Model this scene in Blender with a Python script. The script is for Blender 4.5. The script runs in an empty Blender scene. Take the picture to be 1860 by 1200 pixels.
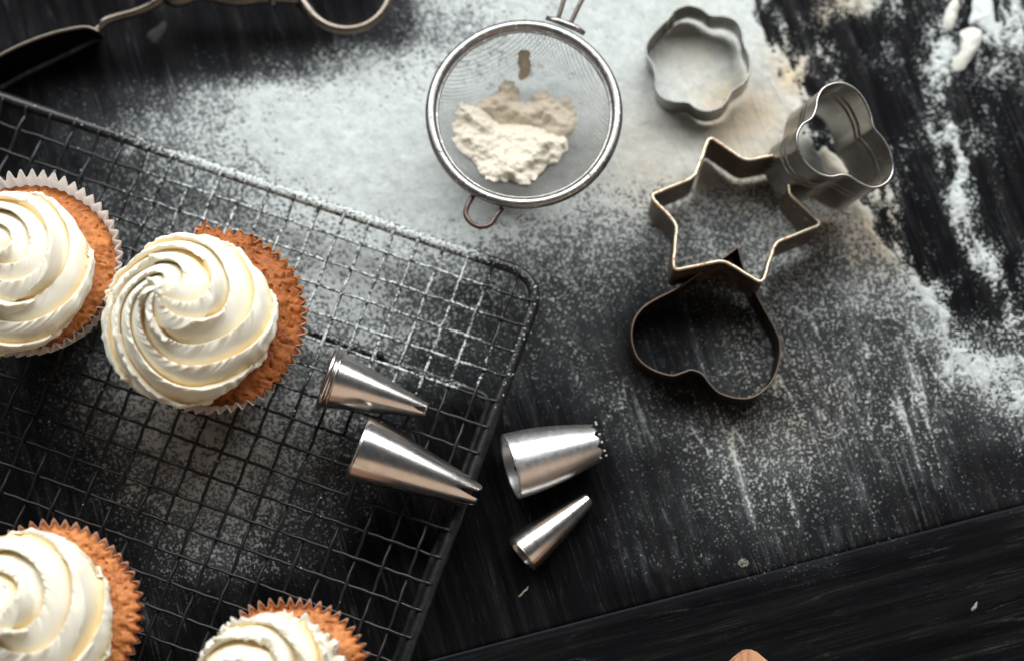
import bpy, bmesh, math, random
import numpy as np
from mathutils import Vector, Matrix
R = math.radians
random.seed(7)
rng = np.random.default_rng(11)
C = bpy.context.scene.collection
scene = bpy.context.scene

# ------------------------------------------------------------------ camera
TILT = R(11.9); CAMZ = 0.60; CAMY = -CAMZ*math.tan(TILT)
FL = 50.0; FPX = FL/36.0*1860
cam = bpy.data.cameras.new('camera'); co = bpy.data.objects.new('camera', cam); C.objects.link(co)
co.location = (0, CAMY, CAMZ); co.rotation_euler = (TILT, 0, 0)
cam.lens = FL; cam.sensor_width = 36; cam.clip_start = 0.01; cam.clip_end = 50
cam.dof.use_dof = True; cam.dof.aperture_fstop = 3.5
cam.dof.focus_distance = 0.565
scene.camera = co

# ------------------------------------------------------------------ world + lamps
w = bpy.data.worlds.new('World'); scene.world = w; w.use_nodes = True
wb = w.node_tree.nodes['Background']; wb.inputs[0].default_value = (0.55, 0.62, 0.72, 1); wb.inputs[1].default_value = 0.08

def area(name, loc, target, sx, sy, power, col):
    l = bpy.data.lights.new(name, 'AREA'); l.shape = 'RECTANGLE'; l.size = sx; l.size_y = sy
    l.energy = power; l.color = col
    o = bpy.data.objects.new(name, l); C.objects.link(o); o.location = loc
    d = Vector(target)-Vector(loc); o.rotation_euler = d.to_track_quat('-Z', 'Y').to_euler()
    return o
area('window_light', (0.0, 0.76, 0.78), (0.0, 0.02, 0), 1.75, 0.56, 31.0, (0.97, 0.99, 1.0))
area('room_light', (0.55, -1.0, 0.75), (0, 0, 0), 1.7, 0.9, 3.4, (1.0, 0.74, 0.54))

scene.view_settings.view_transform = 'Standard'; scene.view_settings.look = 'None'
scene.view_settings.exposure = 0.0; scene.view_settings.gamma = 1.0
scene.render.engine = 'CYCLES'
scene.cycles.max_bounces = 8; scene.cycles.diffuse_bounces = 6; scene.cycles.glossy_bounces = 5
scene.cycles.transmission_bounces = 4; scene.cycles.transparent_max_bounces = 8
scene.cycles.use_denoising = True

# ------------------------------------------------------------------ helpers: places
ct, st = math.cos(TILT), math.sin(TILT)
def ray(px, py):
    x = (px-930)/FPX; y = (600-py)/FPX
    return Vector((x, y*ct+st, y*st-ct))
CP = Vector((0, CAMY, CAMZ))
def P(px, py, z=0.0):
    d = ray(px, py); t = (z-CAMZ)/d.z
    return CP+d*t
def PP(px, py, p0, n):                       # on a tilted plane
    d = ray(px, py); t = (Vector(p0)-CP).dot(n)/d.dot(n)
    return CP+d*t
def toPix(X, Y, Z=0.0):                      # arrays: where a table point sits in the plan of the flour
    dy = Y-CAMY; dz = Z-CAMZ
    yc = dy*ct+dz*st; zc = -dy*st+dz*ct
    return 930+FPX*X/(-zc), 600-FPX*yc/(-zc)

# ------------------------------------------------------------------ noise
def _hash(ix, iy, iz, seed):
    h = (ix.astype(np.int64)*374761393+iy.astype(np.int64)*668265263+iz.astype(np.int64)*2147483647+seed*1274126177) & 0xffffffff
    h = ((h ^ (h >> 13))*1274126177) & 0xffffffff
    h = ((h ^ (h >> 16))*2246822519) & 0xffffffff
    return ((h ^ (h >> 15)) & 0xffffff)/float(0xffffff)
def n2(x, y, seed=0):
    ix = np.floor(x); iy = np.floor(y); fx = x-ix; fy = y-iy
    u = fx*fx*(3-2*fx); v = fy*fy*(3-2*fy); z = np.zeros_like(ix)
    a = _hash(ix, iy, z, seed); b = _hash(ix+1, iy, z, seed); c = _hash(ix, iy+1, z, seed); d = _hash(ix+1, iy+1, z, seed)
    return (a+(b-a)*u)*(1-v)+(c+(d-c)*u)*v
def n3(x, y, z, seed=0):
    ix = np.floor(x); iy = np.floor(y); iz = np.floor(z); fx = x-ix; fy = y-iy; fz = z-iz
    u = fx*fx*(3-2*fx); v = fy*fy*(3-2*fy); q = fz*fz*(3-2*fz)
    def L(k):
        a = _hash(ix, iy, iz+k, seed); b = _hash(ix+1, iy, iz+k, seed); c = _hash(ix, iy+1, iz+k, seed); d = _hash(ix+1, iy+1, iz+k, seed)
        return (a+(b-a)*u)*(1-v)+(c+(d-c)*u)*v
    return L(0)*(1-q)+L(1)*q
def fb2(x, y, seed=0, o=3):
    s = 0; a = 1; t = 0
    for k in range(o):
        s = s+a*n2(x*2**k+k*17.3, y*2**k-k*9.1, seed+k); t += a; a *= .5
    return s/t
def fb3(x, y, z, seed=0, o=3):
    s = 0; a = 1; t = 0
    for k in range(o):
        s = s+a*n3(x*2**k+k*17.3, y*2**k-k*9.1, z*2**k+k*5.7, seed+k); t += a; a *= .5
    return s/t

# ------------------------------------------------------------------ flour density over the table (digits 0..9, one cell = 60 px of plan)
rows = [
 "0000000000002677889999972153343544",
 "0000000000012567889999995212334544",
 "0000001123577777889999998522344233",
 "0011235688888899999999999721422233",
 "0012456789999999999999999831252233",
 "0112345679999999999999888862152122",
 "1123344467899999987766556776242111",
 "1123345566778887655555456665251111",
 "1112234566776654444444455455454222",
 "1112234556775433333223344455543333",
 "1112234556665432232123333333564444",
 "1124555555554222222112343333356666",
 "1134666665543211112222233333334555",
 "1134667665431000001223444333323333",
 "1123466665421000000112444322211111",
 "0112456654320000000112333221111111",
 "0011245543210000000111222111000000",
 "0001134432100000000111111100000000",
 "0001111100000000000000000000000000",
 "0000110000000000000000000000000000",
 "0000000000000000000000000000000000",
 "0000000000000000000000000000000000",
]
G = np.array([[int(c) for c in r[:33].ljust(33, '0')] for r in rows], float)
def seg_dist(px, py, pts):
    best = np.full(px.shape, 1e9); side = np.zeros(px.shape)
    for (x0, y0), (x1, y1) in zip(pts[:-1], pts[1:]):
        dx, dy = x1-x0, y1-y0; L2 = dx*dx+dy*dy
        t = np.clip(((px-x0)*dx+(py-y0)*dy)/L2, 0, 1)
        d = np.hypot(px-x0-t*dx, py-y0-t*dy)
        s = np.sign((px-x0)*dy-(py-y0)*dx)
        m = d < best; best = np.where(m, d, best); side = np.where(m, s, side)
    return best, side
EDGE = [(1335, -60), (1390, 90), (1432, 165), (1452, 225), (1490, 310), (1556, 372), (1600, 440), (1665, 520), (1712, 572), (1790, 690), (1900, 760)]
RDG2 = [(1722, 90), (1690, 190), (1712, 300), (1765, 430), (1835, 560), (1900, 640)]
RRM = [None]
def density(px, py):
    gx = np.clip(px/60.0, 0, 31.999); gy = np.clip(py/60.0, 0, 20.999)
    ix = gx.astype(int); iy = gy.astype(int); u = gx-ix; v = gy-iy
    u = u*u*(3-2*u); v = v*v*(3-2*v)
    D = (G[iy, ix]*(1-u)+G[iy, ix+1]*u)*(1-v)+(G[iy+1, ix]*(1-u)+G[iy+1, ix+1]*u)*v
    D = (D/9.0)**.93
    d, s = seg_dist(px, py, EDGE)
    wob = 22*(fb2(px/38, py/38, 5, 2)-.5)*2
    sd = d*s+wob                                   # >0 : right of the swept edge?
    right = np.clip(sd/10, 0, 1) if SGN > 0 else np.clip(-sd/10, 0, 1)
    near = np.exp(-(d/16)**2)
    D = D+0.5*near*(1-right)*np.clip(fb2(px/30, py/30, 8, 2)*1.8-.3, 0, 1)*(py < 640)
    # streaks pulled by a hand on the right part, along the grain
    a = R(73); ul = px*math.cos(a)+py*math.sin(a); uc = -px*math.sin(a)+py*math.cos(a)
    strk = fb2(uc/26, ul/130, 21, 3); strk2 = fb2(uc/9, ul/60, 27, 2)
    mod = np.clip((strk*.6+strk2*.4-.42)*5, 0, 2.2)
    blot = np.clip((fb2(px/45, py/60, 33, 3)-.40)*4.5, 0, 1.7)
    rr = right*np.clip((px-1330)/60, 0, 1)*np.clip((700-py)/160, 0, 1)
    RRM[0] = rr
    D = D*(1-rr)+rr*(D*mod*.6+D*blot*.8)*(.45+1.1*fb2(px/9, py/9, 36, 2))
    d2, _ = seg_dist(px, py, RDG2)
    D = D+0.42*np.exp(-(d2/20)**2)*np.clip(fb2(px/20, py/26, 41, 2)*2.4-.6, 0, 1)
    d3, _ = seg_dist(px, py, [(1735, 660), (1800, 700), (1900, 745)])
    D = D+0.45*np.exp(-(d3/26)**2)*fb2(px/22, py/22, 45, 2)*1.5
    d4, _ = seg_dist(px, py, [(1500, 20), (1560, 0)])
    D = D+0.4*np.exp(-(d4/22)**2)
    D = D*(1-.75*np.exp(-((px-1240)/85)**2-((py-600)/85)**2))  # flour thinned inside the heart cutter to put its shade into the tone
    # faint grain lines that held the flour
    gn = fb2(uc/36, ul/420, 52, 2); gl = np.clip(1-np.abs(gn-.5)/.020, 0, 1)+.6*np.clip(1-np.abs(fb2(uc/17, ul/260, 57, 2)-.5)/.018, 0, 1)
    gl = gl*np.clip(fb2(uc/50, ul/60, 59, 3)*3.2-.75, 0, 1)
    D = D+0.46*gl*np.clip((px-980)/200, 0, 1)*np.clip((1122-py-(px-1080)*.2615)/25, 0, 1)*np.clip(.42+D*1.5, 0, 1)*np.clip(.3+(py-300)/500, .45, 1)
    return D
SGN = 1
_t = seg_dist(np.array([1700.]), np.array([200.]), EDGE)[1][0]
SGN = 1 if _t > 0 else -1

# ------------------------------------------------------------------ helpers: meshes
def link(o, parent=None):
    C.objects.link(o)
    if parent is not None: o.parent = parent
    return o
def mesh_np(name, V, F, mat, parent=None, smooth=True, attrs=None):
    me = bpy.data.meshes.new(name)
    V = np.asarray(V, np.float32); F = np.asarray(F, np.int32)
    me.vertices.add(len(V)); me.vertices.foreach_set('co', V.ravel())
    k = F.shape[1]
    me.loops.add(F.size); me.loops.foreach_set('vertex_index', F.ravel())
    me.polygons.add(len(F)); me.polygons.foreach_set('loop_start', np.arange(0, F.size, k, dtype=np.int32))
    me.polygons.foreach_set('loop_total', np.full(len(F), k, np.int32))
    me.polygons.foreach_set('use_smooth', np.full(len(F), smooth))
    me.update(calc_edges=True)
    for an, av in (attrs or {}).items():
        a = me.attributes.new(an, 'FLOAT', 'POINT'); a.data.foreach_set('value', np.asarray(av, np.float32))
    me.validate()
    me.materials.append(mat)
    o = bpy.data.objects.new(name, me)
    return link(o, parent)
def gridF(nu, nv, closeu=False, closev=False):
    """vertex index = i*nv + j"""
    i = np.arange(nu if closeu else nu-1); j = np.arange(nv if closev else nv-1)
    I, J = np.meshgrid(i, j, indexing='ij'); I2 = (I+1) % nu; J2 = (J+1) % nv
    return np.stack([I*nv+J, I2*nv+J, I2*nv+J2, I*nv+J2], -1).reshape(-1, 4)
def tube_arr(pts, rad, seg=8, closed=False, flat=1.0, up=None):
    pts = [Vector(p) for p in pts]; n = len(pts); V = []
    rad = rad if hasattr(rad, '__len__') else [rad]*n
    prev = None
    for i, p in enumerate(pts):
        if closed: t = pts[(i+1) % n]-pts[i-1]
        else: t = pts[min(i+1, n-1)]-pts[max(i-1, 0)]
        t.normalize()
        if prev is None:
            a = Vector((0, 0, 1)) if abs(t.z) < .9 else Vector((1, 0, 0))
            nrm = (a-t*a.dot(t)).normalized()
        else:
            nrm = (prev-t*prev.dot(t)).normalized()
        if up is not None: nrm = (Vector(up)-t*Vector(up).dot(t)).normalized()
        prev = nrm; b = t.cross(nrm)
        for k in range(seg):
            a = 2*math.pi*k/seg
            V.append(p+(nrm*math.cos(a)*flat+b*math.sin(a))*rad[i])
    F = gridF(n, seg, closeu=closed, closev=True)
    V = np.array([tuple(v) for v in V])
    if not closed:                                # caps
        c0, c1 = len(V), len(V)+1
        V = np.vstack([V, np.array([tuple(pts[0]), tuple(pts[-1])])])
        k = np.arange(seg); k2 = (k+1) % seg
        F = np.vstack([F, np.stack([k, k2, np.full(seg, c0), np.full(seg, c0)], -1)*1,
                       np.stack([(n-1)*seg+k2, (n-1)*seg+k, np.full(seg, c1), np.full(seg, c1)], -1)])
    return V, F
def mesh_vf(name, V, F, mat, parent=None, smooth=True, attrs=None):
    """quads with possibly doubled last vertex (triangles)"""
    F = np.asarray(F)
    me = bpy.data.meshes.new(name)
    faces = [tuple(f[:3]) if len(f) == 4 and f[2] == f[3] else tuple(f) for f in F.tolist()]
    me.from_pydata([tuple(v) for v in np.asarray(V).tolist()], [], faces)
    me.polygons.foreach_set('use_smooth', [smooth]*len(me.polygons))
    for an, av in (attrs or {}).items():
        a = me.attributes.new(an, 'FLOAT', 'POINT'); a.data.foreach_set('value', np.asarray(av, np.float32))
    me.update(); me.materials.append(mat)
    return link(bpy.data.objects.new(name, me), parent)
def tube(name, pts, rad, mat, parent=None, seg=8, closed=False, flat=1.0, up=None, attrs=None):
    V, F = tube_arr(pts, rad, seg, closed, flat, up)
    return mesh_vf(name, V, F, mat, parent, attrs=attrs)
def join(parts):
    Vs, Fs, n = [], [], 0
    for V, F in parts:
        Vs.append(V); Fs.append(F+n); n += len(V)
    return np.vstack(Vs), np.vstack(Fs)
def cr(pts, n=8, closed=False):                   # Catmull-Rom
    pts = [Vector(p) for p in pts]; m = len(pts); out = []
    rngi = range(m) if closed else range(m-1)
    for i in rngi:
        g = lambda k: pts[k % m] if closed else pts[max(0, min(m-1, k))]
        p0, p1, p2, p3 = g(i-1), g(i), g(i+1), g(i+2)
        for k in range(n):
            t = k/n
            out.append(.5*((2*p1)+(p2-p0)*t+(2*p0-5*p1+4*p2-p3)*t*t+(3*p1-p0-3*p2+p3)*t**3))
    if not closed: out.append(pts[-1])
    return out
def empty(name, loc, label, cat, group=None):
    o = bpy.data.objects.new(name, None); C.objects.link(o); o.location = loc; o.empty_display_size = .01
    o['label'] = label; o['category'] = cat
    if group: o['group'] = group
    return o
def tag(o, label=None, cat=None, group=None, kind=None):
    if label: o['label'] = label
    if cat: o['category'] = cat
    if group: o['group'] = group
    if kind: o['kind'] = kind
    return o
def adopt(root, *objs):                           # children built in world coordinates
    bpy.context.view_layer.update()
    for o in objs:
        o.parent = root; o.matrix_parent_inverse = Matrix.Translation(-Vector(root.location))

# ------------------------------------------------------------------ materials
def newmat(name):
    m = bpy.data.materials.new(name); m.use_nodes = True
    return m, m.node_tree, m.node_tree.nodes['Principled BSDF']
def setp(b, **k):
    names = dict(col='Base Color', rough='Roughness', metal='Metallic', sss='Subsurface Weight', sssr='Subsurface Radius', ssss='Subsurface Scale', spec='Specular IOR Level', trans='Transmission Weight', coat='Coat Weight', coatr='Coat Roughness', aniso='Anisotropic')
    for a, v in k.items():
        if a == 'col' and len(v) == 3: v = (*v, 1)
        b.inputs[names[a]].default_value = v
def node(nt, t, **k):
    n = nt.nodes.new(t)
    for a, v in k.items():
        if a.startswith('i_'): n.inputs[a[2:].replace('_', ' ')].default_value = v
        else: setattr(n, a, v)
    return n
def noise(nt, scale, detail=4, rough=.55, vec=None, dist=0):
    n = node(nt, 'ShaderNodeTexNoise'); n.inputs['Scale'].default_value = scale; n.inputs['Detail'].default_value = detail
    n.inputs['Roughness'].default_value = rough; n.inputs['Distortion'].default_value = dist
    if vec is not None: nt.links.new(vec, n.inputs['Vector'])
    return n
def ramp(nt, fac, stops):
    r = node(nt, 'ShaderNodeValToRGB'); e = r.color_ramp.elements
    while len(e) < len(stops): e.new(.5)
    for k, (p, c) in enumerate(stops):
        e[k].position = p; e[k].color = (*c, 1) if len(c) == 3 else c
    nt.links.new(fac, r.inputs[0]); return r
def objco(nt, scale=None, rot=None):
    t = node(nt, 'ShaderNodeTexCoord')
    if scale is None and rot is None: return t.outputs['Object']
    m = node(nt, 'ShaderNodeMapping')
    if scale: m.inputs['Scale'].default_value = scale
    if rot: m.inputs['Rotation'].default_value = rot
    nt.links.new(t.outputs['Object'], m.inputs['Vector']); return m.outputs[0]
def bump(nt, b, h, strength, dist):
    n = node(nt, 'ShaderNodeBump'); n.inputs['Strength'].default_value = strength; n.inputs['Distance'].default_value = dist
    nt.links.new(h, n.inputs['Height']); nt.links.new(n.outputs[0], b.inputs['Normal']); return n
def math_(nt, op, a, b_):
    n = node(nt, 'ShaderNodeMath', operation=op)
    for k, v in enumerate((a, b_)):
        if hasattr(v, 'is_linked') or hasattr(v, 'links'): nt.links.new(v, n.inputs[k])
        else: n.inputs[k].default_value = v
    return n.outputs[0]
def mixc(nt, fac, a, b_):
    n = node(nt, 'ShaderNodeMix', data_type='RGBA')
    nt.links.new(fac, n.inputs[0])
    for k, v in ((6, a), (7, b_)):
        if isinstance(v, tuple): n.inputs[k].default_value = (*v, 1) if len(v) == 3 else v
        else: nt.links.new(v, n.inputs[k])
    return n.outputs[2]

FLOURC = (0.585, 0.625, 0.605)
def mat_wood(name, ang):
    m, nt, b = newmat(name)
    v = objco(nt, None, (0, 0, -ang))
    mp = node(nt, 'ShaderNodeMapping'); mp.inputs['Scale'].default_value = (42, 1150, 60); nt.links.new(v, mp.inputs[0])
    g1 = noise(nt, 1.0, 5, .6, mp.outputs[0], .6)
    mp2 = node(nt, 'ShaderNodeMapping'); mp2.inputs['Scale'].default_value = (7, 190, 40); nt.links.new(v, mp2.inputs[0])
    g2 = noise(nt, 1.0, 3, .5, mp2.outputs[0], .4)
    h = math_(nt, 'ADD', math_(nt, 'MULTIPLY', g1.outputs[0], .5), g2.outputs[0])
    base = ramp(nt, h, [(.45, (.0020, .0020, .0024)), (.75, (.0050, .0050, .0058)), (1.0, (.012, .0118, .0118))])
    # thin worn ridges of the brushed grain: where a slow noise crosses its middle
    def ridge(sx, sy, w_, seed):
        mq = node(nt, 'ShaderNodeMapping'); mq.inputs['Scale'].default_value = (sx, sy, 30); mq.inputs['Location'].default_value = (seed, seed*1.7, 0); nt.links.new(v, mq.inputs[0])
        nn = noise(nt, 1.0, 3, .55, mq.outputs[0], .25)
        a_ = math_(nt, 'ABSOLUTE', math_(nt, 'SUBTRACT', nn.outputs[0], .5), 0.0)
        return ramp(nt, a_, [(0, (1, 1, 1)), (w_, (0, 0, 0))]).outputs[0]
    l1 = ridge(4.2, 95, .010, 3.1); l2 = ridge(15, 380, .020, 7.7)
    brk = ramp(nt, noise(nt, 38, 3, .6, v).outputs[0], [(.42, (0, 0, 0)), (.62, (1, 1, 1))])
    # fine dust held by the paint
    at = node(nt, 'ShaderNodeAttribute', attribute_name='dust')
    sp = ramp(nt, noise(nt, 1300, 3, .7, v).outputs[0], [(.44, (0, 0, 0)), (.66, (1, 1, 1))])
    sl = noise(nt, 60, 4, .6, v)
    k = math_(nt, 'MULTIPLY', math_(nt, 'MULTIPLY', at.outputs['Fac'], sl.outputs[0]), math_(nt, 'ADD', math_(nt, 'MULTIPLY', sp.outputs[0], .55), .10))
    ln = math_(nt, 'MULTIPLY', math_(nt, 'ADD', l1, math_(nt, 'MULTIPLY', l2, .45)), brk.outputs[0])
    sp2 = ramp(nt, noise(nt, 620, 4, .75, v).outputs[0], [(.40, (.12, .12, .12)), (.60, (1, 1, 1))])
    ln = math_(nt, 'MULTIPLY', ln, sp2.outputs[0])
    k2 = math_(nt, 'MULTIPLY', math_(nt, 'ADD', math_(nt, 'MINIMUM', at.outputs['Fac'], .35), .075), ln)
    fm = ramp(nt, at.outputs['Fac'], [(.10, (0, 0, 0)), (.40, (.05, .05, .05)), (.58, (.20, .20, .20)), (.88, (.38, .38, .38))])
    fine = noise(nt, 420, 4, .65, v)
    film = math_(nt, 'MULTIPLY', fm.outputs[0], math_(nt, 'ADD', math_(nt, 'MULTIPLY', fine.outputs[0], .8), math_(nt, 'MULTIPLY', sl.outputs[0], .7)))
    k = math_(nt, 'ADD', math_(nt, 'MULTIPLY', k, .6), film)
    k3 = math_(nt, 'MINIMUM', math_(nt, 'ADD', k, math_(nt, 'MULTIPLY', k2, 1.25)), .85)
    col = mixc(nt, k3, base.outputs[0], (.46, .49, .50))
    nt.links.new(col, b.inputs['Base Color'])
    rr = node(nt, 'ShaderNodeMapRange'); rr.inputs[3].default_value = .62; rr.inputs[4].default_value = .8
    nt.links.new(at.outputs['Fac'], rr.inputs[0]); nt.links.new(rr.outputs[0], b.inputs['Roughness'])
    setp(b, spec=.02)
    bump(nt, b, math_(nt, 'ADD', h, math_(nt, 'MULTIPLY', ln, .25)), .7, .0008)
    return m
M_main = mat_wood('black_wood_main', R(-73)); M_rail = mat_wood('black_wood_rail', R(14.2))

def mat_flour(name, col=FLOURC, warm=True):
    m, nt, b = newmat(name)
    v = objco(nt)
    n = noise(nt, 700, 4, .7, v); big = noise(nt, 14, 2, .5, v)
    c = ramp(nt, n.outputs[0], [(.3, tuple(x*.86 for x in col)), (.7, col)])
    if warm:
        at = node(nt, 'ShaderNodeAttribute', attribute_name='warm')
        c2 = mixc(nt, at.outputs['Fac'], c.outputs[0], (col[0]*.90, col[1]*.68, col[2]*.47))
        ac = node(nt, 'ShaderNodeAttribute', attribute_name='cover')     # thin flour lets the black paint through
        adt = node(nt, 'ShaderNodeAttribute', attribute_name='film')
        bs = mixc(nt, adt.outputs['Fac'], (.03, .031, .033), (.33, .35, .345))
        c3 = mixc(nt, ac.outputs['Fac'], bs, c2)
        nt.links.new(c3, b.inputs['Base Color'])
    else: nt.links.new(c.outputs[0], b.inputs['Base Color'])
    setp(b, rough=.95, spec=.1)
    bump(nt, b, n.outputs[0], .5, .0002)
    return m
M_flour = mat_flour('flour_powder')
M_heap = mat_flour('flour_clumped', (.62, .565, .465), False)
M_crumb = mat_flour('crumb_dull', (.30, .29, .25), False)
M_flake = mat_flour('flour_flake_pale', (.66, .645, .585), False)
M_dull = mat_flour('dull_flake', (.045, .043, .04), False)
M_heap2 = mat_flour('flour_tan', (.55, .48, .375), False)  # plain tan tone, darker than the cream heap

def mat_metal(name, col, rough, dirt=.0, dirtcol=(.12, .05, .02), aniso=0, sc=120, rv=.12, flour=0.0, bmp=.12):
    m, nt, b = newmat(name); v = objco(nt)
    n = noise(nt, sc, 5, .6, v)
    c = ramp(nt, n.outputs[0], [(.3, tuple(x*.8 for x in col)), (.65, col)])
    out = c.outputs[0]; metal = None
    rr = node(nt, 'ShaderNodeMapRange'); rr.inputs[1].default_value = .3; rr.inputs[2].default_value = .7
    rr.inputs[3].default_value = rough; rr.inputs[4].default_value = rough+rv
    n3_ = noise(nt, sc*3, 5, .7, v); nt.links.new(n3_.outputs[0], rr.inputs[0])
    nt.links.new(rr.outputs[0], b.inputs['Roughness'])
    b.inputs['Metallic'].default_value = 1
    if dirt > 0:
        d = noise(nt, sc*1.6, 6, .7, v, .5)
        f = ramp(nt, d.outputs[0], [(.62-dirt*.3, (0, 0, 0)), (.72-dirt*.2, (1, 1, 1))])
        out = mixc(nt, f.outputs[0], out, dirtcol)
        nt.links.new(math_(nt, 'SUBTRACT', 1.0, f.outputs[0]), b.inputs['Metallic'])
    if flour > 0:
        d = noise(nt, sc*2.3, 6, .75, v)
        f = ramp(nt, d.outputs[0], [(.64-flour*.25, (0, 0, 0)), (.69-flour*.25, (1, 1, 1))])
        out = mixc(nt, f.outputs[0], out, FLOURC)
        if dirt <= 0: nt.links.new(math_(nt, 'SUBTRACT', 1.0, f.outputs[0]), b.inputs['Metallic'])
    nt.links.new(out, b.inputs['Base Color'])
    if aniso: setp(b, aniso=aniso)
    bump(nt, b, n3_.outputs[0], bmp, .0002)
    return m
M_nozzle = mat_metal('steel_nozzle', (.74, .70, .66), .19, rv=.09, sc=70, flour=0, bmp=.01)
M_nozzle_satin = mat_metal('steel_satin', (.80, .79, .77), .30, rv=.12, sc=160, bmp=.03)
M_cut_bright = mat_metal('tin_bright', (.42, .40, .37), .24, dirt=.08, dirtcol=(.22, .11, .05), sc=70, rv=.18)
M_cut_flower = mat_metal('tin_flower', (.36, .355, .33), .26, sc=90, rv=.2)
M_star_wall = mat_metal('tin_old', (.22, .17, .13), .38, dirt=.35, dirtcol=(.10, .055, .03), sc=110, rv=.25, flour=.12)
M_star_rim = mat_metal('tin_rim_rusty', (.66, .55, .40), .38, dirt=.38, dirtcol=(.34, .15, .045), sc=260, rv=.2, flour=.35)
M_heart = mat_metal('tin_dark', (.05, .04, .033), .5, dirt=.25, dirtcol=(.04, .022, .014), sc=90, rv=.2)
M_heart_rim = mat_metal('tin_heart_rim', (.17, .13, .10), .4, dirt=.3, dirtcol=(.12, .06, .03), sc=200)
M_sieve = mat_metal('sieve_steel', (.34, .325, .31), .27, dirt=.08, dirtcol=(.09, .055, .035), sc=180, rv=.2, flour=.30)
M_hook = mat_metal('sieve_rusty', (.17, .135, .12), .42, dirt=.45, dirtcol=(.085, .04, .025), sc=240)
M_mesh = mat_metal('sieve_mesh', (.52, .52, .51), .4, sc=300, flour=.3)
M_tongs = mat_metal('tarnished_silver', (.17, .145, .12), .27, dirt=.12, dirtcol=(.06, .035, .025), sc=90, rv=.15)
M_bowl = mat_metal('tarnished_dark', (.012, .011, .011), .75, sc=60, rv=.15)

def mat_rack():
    m, nt, b = newmat('rack_black_iron'); v = objco(nt)
    n = noise(nt, 260, 5, .65, v)
    base = ramp(nt, n.outputs[0], [(.35, (.006, .006, .007)), (.62, (.016, .0155, .016)), (.76, (.055, .025, .014))])
    at = node(nt, 'ShaderNodeAttribute', attribute_name='dust')
    geo = node(nt, 'ShaderNodeNewGeometry'); sx = node(nt, 'ShaderNodeSeparateXYZ'); nt.links.new(geo.outputs['Normal'], sx.inputs[0])
    n5 = noise(nt, 640, 4, .75, v)
    s = math_(nt, 'ADD', math_(nt, 'MULTIPLY', at.outputs['Fac'], .36), math_(nt, 'MULTIPLY', sx.outputs[2], .11))
    s = math_(nt, 'ADD', s, math_(nt, 'SUBTRACT', n5.outputs[0], .915))
    f = ramp(nt, s, [(.0, (0, 0, 0)), (.13, (1, 1, 1))])
    c = mixc(nt, f.outputs[0], base.outputs[0], FLOURC)
    nt.links.new(c, b.inputs['Base Color'])
    r_ = ramp(nt, f.outputs[0], [(0, (.38, .38, .38)), (1, (.95, .95, .95))]); nt.links.new(r_.outputs[0], b.inputs['Roughness'])
    bump(nt, b, n.outputs[0], .5, .0004); setp(b, spec=.4)
    return m
M_rack = mat_rack()

def mat_frost():
    m, nt, b = newmat('buttercream'); v = objco(nt)
    n = noise(nt, 220, 5, .6, v); n_2 = noise(nt, 900, 3, .6, v)
    at = node(nt, 'ShaderNodeAttribute', attribute_name='groove_shade')
    c = mixc(nt, at.outputs['Fac'], (.80, .765, .65), (.88, .69, .37))  # shade and scattered light inside the folds, put into the colour as yellow
    nt.links.new(c, b.inputs['Base Color'])
    setp(b, rough=.62, spec=.10, sss=.4, sssr=(1.0, .86, .62), ssss=.0016)
    h = math_(nt, 'ADD', n.outputs[0], math_(nt, 'MULTIPLY', n_2.outputs[0], .3))
    bump(nt, b, h, .22, .0004)
    return m
M_frost = mat_frost()
def mat_cake(name, dark, light):
    m, nt, b = newmat(name); v = objco(nt)
    n = noise(nt, 130, 6, .65, v); vo = node(nt, 'ShaderNodeTexVoronoi'); vo.inputs['Scale'].default_value = 520; nt.links.new(v, vo.inputs['Vector'])
    nb_ = noise(nt, 38, 3, .5, v)
    f = math_(nt, 'ADD', math_(nt, 'MULTIPLY', n.outputs[0], .8), math_(nt, 'MULTIPLY', vo.outputs['Distance'], .35))
    f = math_(nt, 'ADD', f, math_(nt, 'MULTIPLY', math_(nt, 'SUBTRACT', nb_.outputs[0], .5), .55))
    c = ramp(nt, f, [(.30, dark), (.50, tuple((x+y)/2 for x, y in zip(dark, light))), (.75, light)])
    nt.links.new(c.outputs[0], b.inputs['Base Color'])
    setp(b, rough=.62, spec=.3, sss=.25, sssr=(1, .4, .15), ssss=.0015)
    bump(nt, b, f, .8, .0009)
    return m
M_cake = mat_cake('sponge_golden', (.20, .050, .010), (.52, .19, .050))
M_cake_p = mat_cake('sponge_pale', (.29, .08, .018), (.60, .235, .075))
M_cake_d = mat_cake('sponge_brown', (.11, .028, .006), (.40, .125, .028))
def mat_paper():
    m, nt, b = newmat('greaseproof_paper'); v = objco(nt)
    at = node(nt, 'ShaderNodeAttribute', attribute_name='grease')
    n = noise(nt, 90, 3, .5, v)
    f = math_(nt, 'MINIMUM', math_(nt, 'MULTIPLY', at.outputs['Fac'], math_(nt, 'ADD', n.outputs[0], .55)), 1.0)
    c = mixc(nt, f, (.93, .92, .88), (.62, .27, .09))
    nt.links.new(c, b.inputs['Base Color']); setp(b, rough=.55, spec=.35)
    tr = node(nt, 'ShaderNodeBsdfTranslucent'); nt.links.new(c, tr.inputs[0])
    mx = node(nt, 'ShaderNodeMixShader'); mx.inputs[0].default_value = .5
    nt.links.new(b.outputs[0], mx.inputs[1]); nt.links.new(tr.outputs[0], mx.inputs[2])
    nt.links.new(mx.outputs[0], nt.nodes['Material Output'].inputs['Surface'])
    return m
M_paper = mat_paper()
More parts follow.
